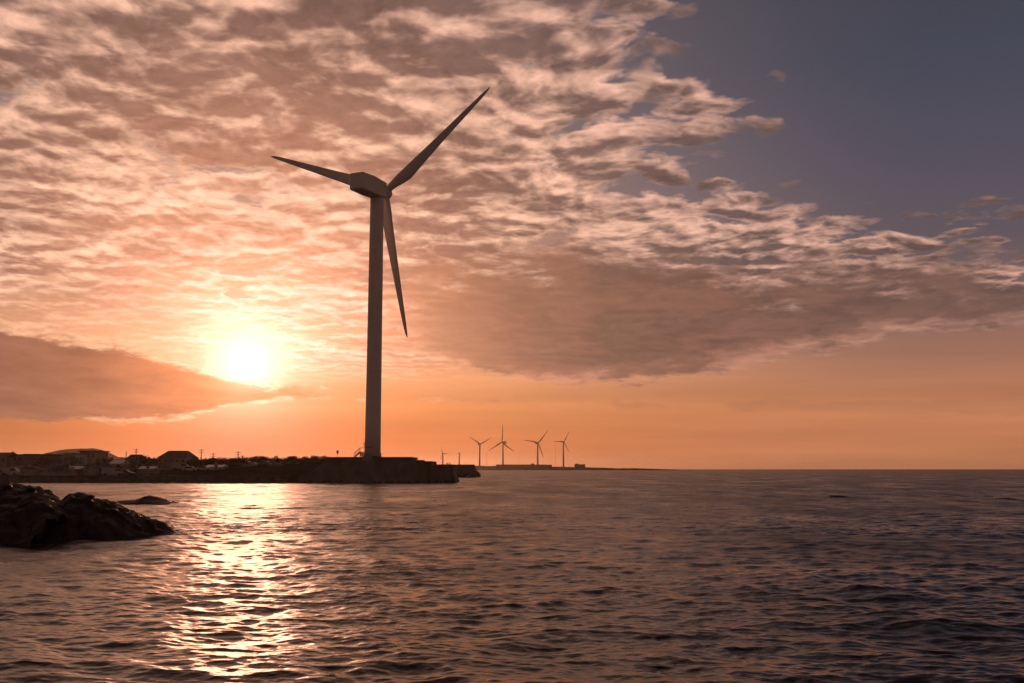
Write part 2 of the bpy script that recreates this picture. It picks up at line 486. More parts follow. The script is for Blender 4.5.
# ------------------------------------------------------------------ sea
def build_sea():
    rng = np.random.default_rng(11)
    # a fan of rows and columns, fine where waves can be made out, coarse elsewhere
    offs = [CAM_H * FPX / r for r in (3.0, 4.0, 5.5, 7.0, 8.5, 10.0)]
    y = offs[-1]
    while y > 1.1:
        y -= 0.30 if y > 62 else (0.12 if y > 25 else 0.085)
        offs.append(y)
    r = [CAM_H * FPX / o for o in offs] + [3600, 4600, 6000, 8000, 10500, 14000]
    r = np.array(r)
    fine = np.arange(-34.0, 34.01, 0.062)
    side = np.concatenate([np.linspace(34, 60, 40)[1:], np.linspace(60, 180, 36)[1:-1]])
    ang = np.radians(np.concatenate([-side[::-1], fine, side, [180.0]]))
    nr, nc = len(r), len(ang)
    rr, aa = np.meshgrid(r, ang, indexing='ij')
    X0, Y0 = rr * np.sin(aa), rr * np.cos(aa)
    dr = np.gradient(r)[:, None] * np.ones((1, nc))
    da = rr * np.gradient(ang)[None, :]
    # directional spectrum of wind waves
    waves = []
    main = R(-96)                              # running towards the camera, a little to the left
    for lam, cnt, slope in ((13.0, 4, 0.010), (7.0, 6, 0.020), (4.0, 9, 0.034), (2.3, 13, 0.050), (1.35, 18, 0.064), (0.8, 22, 0.068), (0.5, 26, 0.068), (0.32, 26, 0.066), (0.21, 22, 0.058)):
        for i in range(cnt):
            l = lam * math.exp(rng.normal() * 0.22)
            th = main + rng.normal() * (0.42 if lam > 4 else 0.62)
            waves.append((2 * math.pi / l, th, 0.84 * slope * math.sqrt(2.0 / cnt), rng.uniform(0, 2 * math.pi)))
    X, Y, Z = X0.copy(), Y0.copy(), np.zeros_like(X0)
    miss = np.full_like(X0, 0.0018)
    # gusts: patches where the short waves are higher or lower
    gust = 1.0 + 0.28 * np.sin(X0 * 0.031 + 1.1 * np.sin(Y0 * 0.013) + 0.6) * np.sin(Y0 * 0.045 + 0.9 * np.sin(X0 * 0.017))
    ca, sa = np.cos(aa), np.sin(aa)
    for k, th, s, ph in waves:
        dx, dy = math.cos(th), math.sin(th)
        along_r = np.abs(dx * sa + dy * ca)
        along_t = np.abs(dx * ca - dy * sa)
        sp = np.maximum(dr * along_r, da * along_t)
        wgt = np.clip((2 * math.pi / k / sp - 2.2) / 2.5, 0, 1)
        gk = gust if k > 1.5 else 1.0
        amp = s / k * wgt * gk
        arg = k * (X0 * dx + Y0 * dy) + ph
        Z += amp * np.cos(arg)
        X -= 0.85 * amp * dx * np.sin(arg)
        Y -= 0.85 * amp * dy * np.sin(arg)
        miss += (1 - wgt ** 2) * s * s / 2
    nv = nr * nc
    co = np.stack([X, Y, Z], -1).reshape(-1, 3)
    co = np.concatenate([co, [[0, 0, 0]]])
    i = np.arange(nr - 1)[:, None] * nc
    j = np.arange(nc)[None, :]
    j2 = (j + 1) % nc
    quads = np.stack([i + j, i + nc + j, i + nc + j2, i + j2], -1).reshape(-1, 4)[:, ::-1]
    tris = np.stack([np.full(nc, nv), j[0], j2[0]], -1)[:, ::-1]
    me = bpy.data.meshes.new('sea')
    me.vertices.add(nv + 1)
    me.vertices.foreach_set('co', co.astype(np.float32).ravel())
    nq, nt = len(quads), len(tris)
    me.loops.add(nq * 4 + nt * 3)
    me.loops.foreach_set('vertex_index', np.concatenate([quads.ravel(), tris.ravel()]).astype(np.int32))
    me.polygons.add(nq + nt)
    me.polygons.foreach_set('loop_start', np.concatenate([np.arange(nq) * 4, nq * 4 + np.arange(nt) * 3]).astype(np.int32))
    me.polygons.foreach_set('use_smooth', np.ones(nq + nt, dtype=bool))
    me.update(calc_edges=True)
    at_ = me.attributes.new('fine_waves', 'FLOAT', 'POINT')
    at_.data.foreach_set('value', np.append(np.sqrt(miss).ravel(), 0.1).astype(np.float32))
    m = bpy.data.materials.new('sea water')
    m.use_nodes = True
    g = G(m.node_tree)
    bs = m.node_tree.nodes['Principled BSDF']
    bs.inputs['Base Color'].default_value = (0.032, 0.020, 0.013, 1)
    bs.inputs['IOR'].default_value = 1.333
    a = g.n('ShaderNodeAttribute', attribute_name='fine_waves')
    rough = g.m('SQRT', g.mul(a.outputs['Fac'], 0.85))
    geo = g.n('ShaderNodeNewGeometry')
    pos = geo.outputs['Position']
    patch = g.noise(g.vm('MULTIPLY', pos, (0.10, 0.040, 0.0)), 1.0, 8, 0.70, dim='2D')
    tilt = g.noise(g.vm('MULTIPLY', pos, (0.13, 0.055, 0.0)), 1.0, 8, 0.72, out='Color', dim='2D')
    rough = g.mul(rough, g.m('MULTIPLY_ADD', g.sub(patch, 0.5), 1.8, 0.95))
    sway = g.vm('MULTIPLY', g.vm('SUBTRACT', tilt, (0.5, 0.5, 0.5)), (1.0, 1.6, 0.0))
    nrm = g.vm('NORMALIZE', g.vm('ADD', geo.outputs['Normal'], g.vm('SCALE', sway, g.mul(a.outputs['Fac'], 2.6))))
    g.t.links.new(g.m('MINIMUM', rough, 0.62), bs.inputs['Roughness'])
    bp = g.n('ShaderNodeBump')
    bp.inputs['Strength'].default_value = 1.0
    bp.inputs['Distance'].default_value = 1.0
    rip = g.add(g.mul(g.noise(g.vm('MULTIPLY', pos, (4.0, 5.5, 1.0)), 1.0, 2, 0.5), 0.020), g.mul(g.noise(g.vm('MULTIPLY', pos, (0.9, 1.5, 1.0)), 1.0, 3, 0.55), 0.05))
    g.t.links.new(nrm, bp.inputs['Normal'])
    g.t.links.new(rip, bp.inputs['Height'])
    g.t.links.new(bp.outputs[0], bs.inputs['Normal'])
    me.materials.append(m)
    o = bpy.data.objects.new('sea', me)
    C.objects.link(o)
    tag(o, 'choppy dark sea with a bronze sun glitter path', 'sea', kind='structure')


build_sea()


# ------------------------------------------------------------------ land
def az_of(px):
    return math.radians(azel(px, 469)[0])


def land_h(X, Y):
    """height of the coast behind the seawall"""
    a = math.degrees(math.atan2(X, Y))
    Dd = Y
    h = 1.35 + 0.25 * min(1, max(0, (Dd - 246) / 4)) + 1.0 * min(1, max(0, (Dd - 258) / 40)) + 2.4 * min(1, max(0, (Dd - 300) / 110)) + 3.0 * min(1, max(0, (Dd - 410) / 300))
    east = min(1, max(0, (a + 19.0) / 4))        # the bare slope east of the village
    h += east * 2.0 * min(1, max(0, (Dd - 246) / 40))
    h += 0.5 * mnoise.fractal(Vector((X * 0.02, Y * 0.02, 0.3)), 1.0, 2.0, 4) * min(1, max(0, (Dd - 252) / 30))
    fade = min(1, max(0, (a + 7.0) / 2.0))
    return h * (1 - fade) - 2.5 * fade


def grid_mesh(name, cols, rows, fn, mat, smooth=True):
    bm = bmesh.new()
    vs = [[bm.verts.new(fn(c, r)) for c in cols] for r in rows]
    for i in range(len(rows) - 1):
        for j in range(len(cols) - 1):
            bm.faces.new((vs[i][j], vs[i][j + 1], vs[i + 1][j + 1], vs[i + 1][j]))
    return finish(name, bm, mat, None, smooth)


def coast_pt(c, r):
    X = math.tan(R(c)) * r
    return (X, r, land_h(X, r) if r > 241.2 else -2.0)


coast = grid_mesh('coast_ground', np.arange(-62, -4.9, 0.5), [241.0, 241.3, 243, 245, 247, 249, 252, 256, 262, 270, 280, 295, 310, 330, 350, 375, 400, 430, 470, 520, 600, 750, 1000, 1400, 2000], coast_pt, M['ground'])
tag(coast, 'low grassy coast rising behind the seawall', 'ground', kind='structure')

bm = bmesh.new()
for k in range(60):
    a0, a1 = -62 + k * 0.80, -62 + (k + 1) * 0.80
    if a1 > -14.4:
        break
    p = []
    for a_, r_ in ((a0, 246.5), (a1, 246.5), (a1, 252.0), (a0, 252.0)):
        X = math.tan(R(a_)) * r_
        p.append((X, r_, 1.66))
    q = [(x, y, 0.8) for x, y, z in p]
    v = [bm.verts.new(t) for t in q + p]
    for f in ((4, 5, 6, 7), (0, 1, 5, 4), (2, 3, 7, 6)):
        bm.faces.new([v[i] for i in f])
road = finish('coast_road', bm, M['asphalt'])
tag(road, 'narrow asphalt road along the seawall', 'road', kind='structure')

# a far dome-shaped hill with a lower shoulder
def hill_mesh(name, pxa, pxb, ytop, D, depth, prof, mat, label):
    ztop = at(256, ytop, D).z
    x0, x1 = at(pxa, 460, D).x, at(pxb, 460, D).x
    cols = np.linspace(0, 1, 60)
    rows = np.linspace(-1, 1, 24)

    def fn(c, r):
        X = x0 + (x1 - x0) * c
        k = np.interp(c, [p[0] for p in prof], [p[1] for p in prof])
        z = ztop * k * max(0, 1 - r * r) ** 0.8
        z *= 1 + 0.10 * mnoise.fractal(Vector((X * 0.012, r * 3, 1.2)), 1.0, 2.0, 4)
        return (X, D + r * depth, z - 2.0)
    o = grid_mesh(name, cols, rows, fn, mat)
    tag(o, label, 'hill', kind='structure')


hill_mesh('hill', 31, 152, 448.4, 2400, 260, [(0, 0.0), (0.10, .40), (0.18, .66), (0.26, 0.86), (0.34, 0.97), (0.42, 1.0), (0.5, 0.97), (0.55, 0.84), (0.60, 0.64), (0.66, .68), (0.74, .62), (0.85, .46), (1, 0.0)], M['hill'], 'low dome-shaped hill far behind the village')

# seawall along the water
bm = bmesh.new()
prof = [(239.6, -2.0), (240.6, 1.15), (240.6, 1.75), (241.3, 1.75), (241.3, -2.0)]
rings = []
for k in range(0, 100):
    a_ = -62 + k * 0.5
    if a_ > -12.0:
        break
    rings.append([(math.tan(R(a_)) * (r_ + 0.15 * math.sin(k * 1.7)), r_ + 0.15 * math.sin(k * 1.7), z_ + (0.06 * math.sin(k * 2.3) if z_ > 0 else 0)) for r_, z_ in prof])
loft(bm, rings)
o = finish('seawall', bm, M['seawall'])
tag(o, 'long low dark seawall at the water below the village', 'seawall')

# ------------------------------------------------------------------ turbine mound
TX, TY = -34.8, 250.0
TZ = 6.2
root = empty('turbine_platform', (TX, TY, 0), 'broad concrete topped mound carrying the big wind turbine', 'platform')


def rel(px, py, Y):
    p = at(px, py, Y)
    return p.x - TX, p.y - TY, p.z


def mound(xl0, xl1, xr1, xr0, zt, yf0, yf1, yb, mat, name):
    """sloping mound: left foot, left shoulder, right shoulder, right foot"""
    bm = bmesh.new()
    nx, rows = 44, [(yf0 - 1.2, -2.0), (yf0, 0.0), (yf0 + (yf1 - yf0) * 0.35, zt * 0.36), (yf0 + (yf1 - yf0) * 0.7, zt * 0.72), (yf1, zt), (yb, zt), (yb + 5, -2.0)]
    grid = []
    for yy, zz_ in rows:
        line = []
        for i in range(nx + 1):
            t = i / nx
            top = max(0.0, zz_) / zt
            a_ = xl0 + (xl1 - xl0) * top
            b_ = xr0 + (xr1 - xr0) * top
            X = a_ + (b_ - a_) * t
            j = 0.28 * mnoise.fractal(Vector((X * 0.5, yy * 0.5, zz_ * 0.5)), 1.0, 2.0, 3) if 0 < zz_ < zt else 0
            line.append(bm.verts.new((X, yy + j, zz_ + (j * 0.5 if 0 < zz_ < zt else 0))))
        grid.append(line)
    for a_, b_ in zip(grid, grid[1:]):
        for i in range(nx):
            bm.faces.new((a_[i], a_[i + 1], b_[i + 1], b_[i]))
    for side_ in (0, nx):
        bm.faces.new([g_[side_] for g_ in grid])
    return finish(name, bm, mat, root)


xa, _, _ = rel(297, 482, 240)
xb, _, _ = rel(327, 458, 244)
xc, _, _ = rel(411, 458, 244)
mound(xa, xb, xc - 0.2, xc + 1.0, TZ - 0.55, -10.5, -6.2, 9.0, M['concrete'], 'mound')
bm = bmesh.new()
box(bm, xb - 0.3, xc + 0.25, -6.6, 9.3, TZ - 0.549, TZ)
finish('deck_slab', bm, M['concrete'], root)
xd, _, zd = rel(432, 461.2, 243)
bm = bmesh.new()
box(bm, xc + 0.26, xd, -8.6, 8.0, -2.0, zd)
finish('terrace', bm, M['concrete'], root)
x3, _, z3 = rel(415, 460.2, 243)
bm = bmesh.new()
box(bm, x3, x3 + 2.4, -8.0, -7.4, zd, zd + 0.28)
finish('kerb_block', bm, M['concrete'], root)
xe0, _, ze = rel(453.5, 464.4, 243)
xe1, _, _ = rel(456, 480, 241)
bm = bmesh.new()
prism(bm, [(xd + 0.004, -2.0), (xe1 + 0.5, -2.0), (xe1, 0.4), (xe0, ze - 2.2), (xe0, ze), (xd + 0.004, ze)], -9.3, 6.0)
finish('lower_terrace', bm, M['concrete'], root)
# ramp up the left flank
bm = bmesh.new()
x4, _, z4 = rel(299, 476.4, 239.5)
x5, _, z5 = rel(311, 471.6, 239.5)
prism(bm, [(x4, -1), (x5, -1), (x5, z5), (x4, z4)], -10.8, -9.6)
finish('ramp', bm, M['concrete'], root)
# foot rocks of the mound
for k in range(26):
    px = 300 + k * 6.1 + random.uniform(-2, 2)
    s = random.uniform(0.35, 0.8)
    bm = bmesh.new()
    bmesh.ops.create_icosphere(bm, subdivisions=2, radius=s)
    for v in bm.verts:
        v.co *= 1 + 0.3 * mnoise.noise(v.co * 1.6 + Vector((k, 0, 0)))
        v.co.z *= 0.7
    p = at(px, 482, 238.6)
    o = finish('armour_rock', bm, M['basalt'])
    o.location = (p.x, 239.2 + random.uniform(-.4, .3), 0.10)
    tag(o, 'dark boulder at the waterline along the foot of the turbine mound', 'rock', 'boulders at the foot of the turbine mound')


# ------------------------------------------------------------------ wind turbines
def airfoil(chord, thick, n=14):
    pts = []
    for i in range(n):
        t = 2 * math.pi * i / n
        x_ = 0.5 * math.cos(t)
        k = math.sin(t) * 0.5 * thick * (0.55 + 0.45 * (0.5 - x_) / 1.0 * 1.3)
        pts.append(((x_ - (-0.18) - 0.36) * chord, k * chord))
    return pts


def blade_mesh(Rr, bm):
    """blade along +z; chord along x (in the rotor plane), thickness along y"""
    prof = [(0.025, .050, 1.0, 0), (0.06, .050, 1.0, 14), (0.10, .060, .78, 15), (0.15, .076, .5, 14), (0.20, .085, .34, 12), (0.28, .079, .27, 9), (0.40, .066, .23, 6),
            (0.55, .053, .2, 3.5), (0.70, .042, .18, 2), (0.82, .033, .17, 1), (0.92, .025, .16, 0), (0.97, .017, .16, 0), (1.0, .006, .16, 0)]
    rings = []
    for t, c_, th, tw in prof:
        ring = []
        for x_, y_ in airfoil(c_ * Rr, th):
            k = 0.16 + 0.20 * min(1.0, max(0.0, (t - 0.05) / 0.15))
            x_ = x_ + c_ * Rr * k
            cw, sw = math.cos(R(tw)), math.sin(R(tw))
            ring.append((x_ * cw - y_ * sw, x_ * sw + y_ * cw + 0.012 * Rr * t * t, t * Rr))
        rings.append(ring)
    loft(bm, rings)


class TurbineKit:
    """shared meshes of a three-bladed turbine of rotor radius Rr and hub height Hh"""


def make_turbine(loc, hub_z, Rr, yaw, theta, tilt, label, group=None, detail=False, rb=2.0, rt=1.72, over=4.0, spin=1):
    """yaw: heading of the rotor axis from +y towards +x, the rotor on that side"""
    t = empty('wind_turbine', loc, label, 'wind turbine', group)
    hz = hub_z - loc[2]
    bm = bmesh.new()
    prof, n = [], 9
    for i in range(n + 1):
        k = i / n
        zz_ = k * (hz - 1.9)
        rr_ = rb + (rt - rb) * k ** 0.9
        prof.append((rr_, zz_))
    lathe(bm, prof, 40 if detail else 14)
    tw = finish('tower', bm, M['turbine'], t, True)
    if detail:
        for k in (0.34, 0.67):
            bm = bmesh.new()
            rr_ = rb + (rt - rb) * k ** 0.9
            lathe(bm, [(rr_ - .1, k * (hz - 1.9)), (rr_ + 0.03, k * (hz - 1.9)), (rr_ + 0.03, k * (hz - 1.9) + .22), (rr_ - .1, k * (hz - 1.9) + .22)], 40)
            finish('section_flange', bm, M['turbine'], tw)
    # nacelle frame: local y along the rotor axis
    nf = Vector((0, 0, hz))
    rotz = -yaw

    def place(o):
        o.location = nf
        o.rotation_euler = (tilt, 0, rotz)
        return o
    L = over
    bm = bmesh.new()
    # cross sections (y, half width, bottom, top)
    for_ = [(-10.2, 1.75, -1.65, 1.95), (-9.95, 2.0, -1.9, 2.25), (-4.2, 2.05, -2.1, 2.4), (1.6, 1.9, -2.05, 2.0), (L - 2.0, 1.55, -1.7, 1.35), (L - 1.75, 1.3, -1.45, 1.15)]
    sc = Rr / 37.9
    rings = []
    for y_, w_, b_, tp in for_:
        e = 0.24
        ring = [(-w_, b_ + e), (-w_ + e, b_), (w_ - e, b_), (w_, b_ + e), (w_, tp - e), (w_ - e, tp), (-w_ + e, tp), (-w_, tp - e)]
        rings.append([(x_ * sc, y_ * sc, z_ * sc) for x_, z_ in ring])
    loft(bm, rings)
    place(finish('nacelle', bm, M['turbine'], t))
    if detail:
        nac = t.children[-1]
        bm = bmesh.new()
        for k in range(6):
            box(bm, -1.2, 1.2, -10.27, -10.21, -0.9 + k * 0.3, -0.72 + k * 0.3)
        finish('vent_grille', bm, M['door'], nac)
        bm = bmesh.new()
        box(bm, -0.8, 0.8, -6.2, -4.6, 2.3, 2.5)
        finish('roof_hatch', bm, M['door'], nac)
        for xx, hh in ((-0.9, 1.3), (0.9, 1.6)):
            bm = bmesh.new()
            tube(bm, (xx, -8.5, 2.2), (xx, -8.5, 2.05 + hh), 0.05)
            tube(bm, (xx - 0.35, -8.5, 2.0 + hh), (xx + 0.35, -8.5, 2.0 + hh), 0.04)
            tube(bm, (xx + 0.35, -8.5, 2.0 + hh), (xx + 0.35, -8.5, 2.25 + hh), 0.07)
            finish('wind_sensor', bm, M['steel'], nac)
        for sx in (-1, 1):
            for k in range(3):
                bm = bmesh.new()
                box(bm, 1.95 if sx > 0 else -2.09, 2.09 if sx > 0 else -1.95, -6.6 + k * 3.0, -5.2 + k * 3.0, 0.2, 1.1)
                finish('side_louvre', bm, M['door'], nac)
    # spinner
    bm = bmesh.new()
    ring_p = [(0.9, -1.75), (1.45, -1.6), (1.6, -0.9), (1.6, 0.7), (1.35, 1.5), (0.8, 2.1), (0.2, 2.3)]
    n = 24 if detail else 12
    loft(bm, [[(q * sc * math.cos(2 * math.pi * i / n), (L * sc) + yy * sc, q * sc * math.sin(2 * math.pi * i / n)) for i in range(n)] for q, yy in ring_p])
    place(finish('spinner', bm, M['blade'], t, True))
    bmb = bmesh.new()
    blade_mesh(Rr, bmb)
    first = None
    rot_t = Vector((0, L * sc, 0))
    from mathutils import Matrix
    Mn = Matrix.Translation(nf) @ Matrix.Rotation(rotz, 4, 'Z') @ Matrix.Rotation(tilt, 4, 'X')
    for k in range(3):
        a_ = theta + k * 2 * math.pi / 3
        if first is None:
            o = finish('blade', bmb, M['blade'], t, True)
            first = o
        else:
            o = bpy.data.objects.new('blade', first.data)
            C.objects.link(o)
            o.parent = t
        flip = Matrix.Rotation(math.pi, 4, 'Z') if spin < 0 else Matrix.Identity(4)
        o.matrix_local = Mn @ Matrix.Translation(rot_t) @ Matrix.Rotation(a_, 4, 'Y') @ flip
    if detail:
        bm = bmesh.new()
        # door on the side of the stairs (left)
        for hgt, w_ in ((2.1, 0.5),):
            n = 6
            rr_ = rb + 0.03
            a0, a1 = math.pi - 0.25, math.pi + 0.25
            ring = [[(q * math.cos(a0 + (a1 - a0) * i / n), q * math.sin(a0 + (a1 - a0) * i / n), zz_) for i in range(n + 1)] for q, zz_ in ((rr_, 1.35), (rr_ - 0.02, 3.5))]
            va = [[bm.verts.new(p) for p in r_] for r_ in ring]
            for i in range(n):
                bm.faces.new((va[0][i], va[0][i + 1], va[1][i + 1], va[1][i]))
        finish('door', bm, M['door'], tw)
        bm = bmesh.new()
        lathe(bm, [(rb + 0.25, -0.01), (rb + 0.25, 0.28), (rb + 0.12, 0.34), (rb - 0.2, 0.34)], 40)
        finish('base_flange', bm, M['concrete'], t)
    return t


hub = at(387.6, 194, 254.7)
main_t = make_turbine((TX, TY, TZ), hub.z - 0.2, 38.6, R(22), R(51.4), R(3.2), 'huge white wind turbine standing alone on the concrete mound', detail=True, spin=1)

# stairs up to the tower door
st = empty('access_stairs', (TX, TY, TZ), 'short steel stairs with handrail at the foot of the big turbine', 'stairs')
xs0, _, _ = rel(354.5, 457, 249)
xs1, _, _ = rel(360, 452, 249)
bm = bmesh.new()
for k in range(7):
    xk = xs0 + (xs1 - xs0) * k / 7
    box(bm, xk, xk + 0.30, -1.9, -0.7, 0.18 * k + 0.1, 0.18 * k + 0.16)
finish('tread', bm, M['steel'], st)
for yy in (-1.92, -0.68):
    bm = bmesh.new()
    prism(bm, [(xs0 - 0.1, 0.0), (xs0 + 0.2, 0.0), (xs1 + 0.1, 1.1), (xs1 + 0.1, 1.32), (xs1 - 0.1, 1.32)], yy - 0.03, yy + 0.03)
    finish('stringer', bm, M['steel'], st)
    bm = bmesh.new()
    tube(bm, (xs0, yy, 0.0), (xs0, yy, 1.0), 0.035)
    tube(bm, (xs0, yy, 1.0), (xs1, yy, 2.3), 0.04)
    tube(bm, (xs1, yy, 1.2), (xs1, yy, 2.3), 0.035)
    tube(bm, (xs1, yy, 2.3), (-2.0, yy, 2.3), 0.04)
    tube(bm, (xs0, yy, 0.5), (xs1, yy, 1.75), 0.025)
    finish('handrail', bm, M['steel'], st)
bm = bmesh.new()
box(bm, xs1 + 0.004, -1.6, -1.95, -0.65, 1.18, 1.32)
for xx in (xs1 + 0.15, -2.2):
    tube(bm, (xx, -1.85, 0), (xx, -1.85, 1.18), 0.05)
    tube(bm, (xx, -0.75, 0), (xx, -0.75, 1.18), 0.05)
finish('landing', bm, M['steel'], st)

# sign post on the platform
p = at(337.5, 457.5, 246)
sg = empty('sign_post', (p.x, 246, TZ), 'small sign on a thin post at the left end of the mound', 'sign')
bm = bmesh.new()
tube(bm, (0, 0, 0), (0, 0, 1.65), 0.045)
finish('post', bm, M['steel'], sg)
bm = bmesh.new()
box(bm, -0.24, 0.24, -0.09, -0.05, 0.85, 1.6)
finish('panel', bm, M['door'], sg)

# white gate posts at the lower terrace end
for px in (450.6, 453.2):
    p = at(px, 468, 243)
    bm = bmesh.new()
    q = at(px, 467.0, 240.2)
    box(bm, -0.16, 0.16, -0.16, 0.16, ze - 0.6, q.z + 1.0, 0.85)
    o = finish('concrete_post', bm, M['plaster_white'])
    o.location = (p.x - 0.7, 241.0, 0)
    tag(o, 'short pale concrete post at the seaward end of the turbine mound', 'post', 'pale posts at the end of the mound')

# breakwater block behind
b0, b1 = at(449, 464.5, 405), at(473.5, 464.5, 405)
bw = empty('breakwater', (b0.x, 405, 0), 'dark flat topped breakwater block just right of the turbine mound', 'breakwater')
bm = bmesh.new()
prism(bm, [(0, -2), (b1.x - b0.x + 3.0, -2), (b1.x - b0.x + 2.2, 1.5), (b1.x - b0.x + 0.3, b0.z - 2), (b1.x - b0.x, b0.z), (0, b0.z)], 0, 16)
finish('wall', bm, M['concrete'], bw)
bm = bmesh.new()
box(bm, -3.2, -0.8, 1.0, 3.0, 0.0, b0.z - 0.4)
finish('buttress', bm, M['concrete'], bw)
for k in range(14):
    bm = bmesh.new()
    s = random.uniform(0.5, 1.0)
    bmesh.ops.create_icosphere(bm, subdivisions=2, radius=s)
    for v in bm.verts:
        v.co *= 1 + 0.32 * mnoise.noise(v.co * 1.4 + Vector((k * 3.1, 2, 0)))
    o = finish('armour_rock', bm, M['basalt'])
    o.location = (b0.x - 1 + k * 1.0 + random.uniform(-.3, .3), 403.8 + random.uniform(-.5, .3), random.uniform(0.0, 0.8))
    tag(o, 'dark boulder at the waterline in front of the far breakwater block', 'rock', 'boulders at the far breakwater')

# ------------------------------------------------------------------ far headland and its wind farm
FD = 2600.0


def head_pt(c, r):
    """c: pixel column at FD, r: -1..1 across"""
    z = np.interp(c, [405, 432, 470, 500, 548, 575, 600, 620, 640, 660, 690], [464.5, 464.8, 465.2, 465.6, 466.0, 466.6, 467.2, 467.8, 467.9, 468.4, 469.6])
    p = at(c, float(z), FD)
    zz_ = p.z * (max(0, 1 - r * r) ** 0.35) + 0.9 * mnoise.fractal(Vector((c * 0.15, r, 0.7)), 1.0, 2.0, 4) - 1.0
    if abs(r) > 0.99:
        zz_ = -3.0
    return (p.x, FD + 60 + r * 70, zz_)


hl = grid_mesh('headland', np.linspace(400, 695, 120), [-1, -0.97, -0.9, -0.7, -0.3, 0.2, 0.7, 1.0], head_pt, M['ground'])
tag(hl, 'low dark headland on the horizon carrying the wind farm', 'headland', kind='structure')

wf = 'distant wind turbines on the horizon headland'
farm = [  # hub px, tip scale (radius px), yaw, blade angle, label
    (442.8, 453.6, 8.0, 20, -28, 'smallest and leftmost of the distant turbines, pale, just right of the mound'),
    (459.3, 453.5, 6.2, 82, 15, 'small distant turbine seen edge on above the breakwater block'),
    (479.7, 444.2, 13.8, 20, 62, 'distant turbine with two blades raised like a Y and one down its tower'),
    (503.0, 442.4, 17.5, -35, 0, 'tallest distant turbine, one blade pointing straight up'),
    (537.6, 442.9, 15.8, 24, 41, 'dark distant turbine over the long flat building, one blade up to the right'),
    (563.3, 441.8, 11.5, 30, 32, 'slender rightmost distant turbine left of the boxy building'),
]
HUBZ = {}
for i, (px, py, rp, yw, th, lab) in enumerate(farm):
    Dt = 2640.0 if i >= 2 else 2720.0
    p = at(px, py, Dt)
    Rr = rp / FPX * Dt * 1.02
    base = 6.0
    make_turbine((p.x, Dt, base), p.z, Rr, R(yw), R(th), R(5), lab, wf, rb=2.6 if i >= 2 else 2.3, rt=1.6, spin=1)
pt = at(436, 466, 3600)
bm = bmesh.new()
prism(bm, [(at(395, 466, 3600).x, -3), (at(470, 466, 3600).x, -3), (at(466, 466, 3600).x, 7), (at(400, 466, 3600).x, 8)], 3560, 3640)
o = finish('far_headland', bm, M['ground'])
tag(o, 'farther strip of low land behind the breakwater', 'headland', kind='structure')

# buildings of the headland
def simple_building(name, px0, px1, ytop, D, depth, mat, label, windows=6, extra=None, group=None):
    z1 = at(px0, ytop, D).z
    x0, x1 = at(px0, 469, D).x, at(px1, 469, D).x
    w = x1 - x0
    r_ = empty(name, ((x0 + x1) / 2, D, 0), label, 'building', group)
    bm = bmesh.new()
    box(bm, -w / 2, w / 2, 0, depth, -1, z1)
    finish('wall', bm, mat, r_)
    bm = bmesh.new()
    box(bm, -w / 2 - 0.4, w / 2 + 0.4, -0.4, depth + 0.4, z1 + 0.003, z1 + 0.5)
    finish('roof', bm, M['roof_dark'], r_)
    first = None
    for k in range(windows):
        if first is None:
            bm = bmesh.new()
            box(bm, -w / windows * 0.3, w / windows * 0.3, -0.08, -0.01, z1 * 0.55, z1 * 0.85)
            o = first = finish('window', bm, M['glass'], r_)
        else:
            o = bpy.data.objects.new('window', first.data)
            C.objects.link(o)
            o.parent = r_
        o.location = (-w / 2 + (k + 0.5) * w / windows, 0, 0)
    if extra:
        bm = bmesh.new()
        box(bm, extra[0], extra[1], 1, depth - 1, z1 + 0.504, z1 + extra[2])
        finish('roof_box', bm, mat, r_)
    return r_


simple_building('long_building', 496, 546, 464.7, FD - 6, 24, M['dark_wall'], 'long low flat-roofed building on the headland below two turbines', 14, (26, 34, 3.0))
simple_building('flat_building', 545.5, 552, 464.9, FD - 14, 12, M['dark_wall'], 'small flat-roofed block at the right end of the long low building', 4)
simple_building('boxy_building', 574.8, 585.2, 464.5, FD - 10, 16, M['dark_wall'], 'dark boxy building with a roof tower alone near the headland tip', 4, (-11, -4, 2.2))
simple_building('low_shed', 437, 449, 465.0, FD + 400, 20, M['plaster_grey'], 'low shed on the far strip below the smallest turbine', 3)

# thin met masts
for px, yt in ((555.3, 446), (519.0, 449), (486.5, 452)):
    a_, b_ = at(px, yt, FD + 30), at(px, 468, FD + 30)
    bm = bmesh.new()
    tube(bm, (0, 0, 0), (0, 0, a_.z - 8), 0.32, 0.18, 5)
    o = finish('lattice_mast', bm, M['steel'])
    o.location = (a_.x, FD + 30, 8)
    tag(o, {555.3: 'hair-thin mast just left of the rightmost distant turbine', 519.0: 'hair-thin mast between the tallest turbine and the dark one', 486.5: 'hair-thin mast just right of the Y-shaped turbine'}[px], 'mast', 'thin masts on the headland')


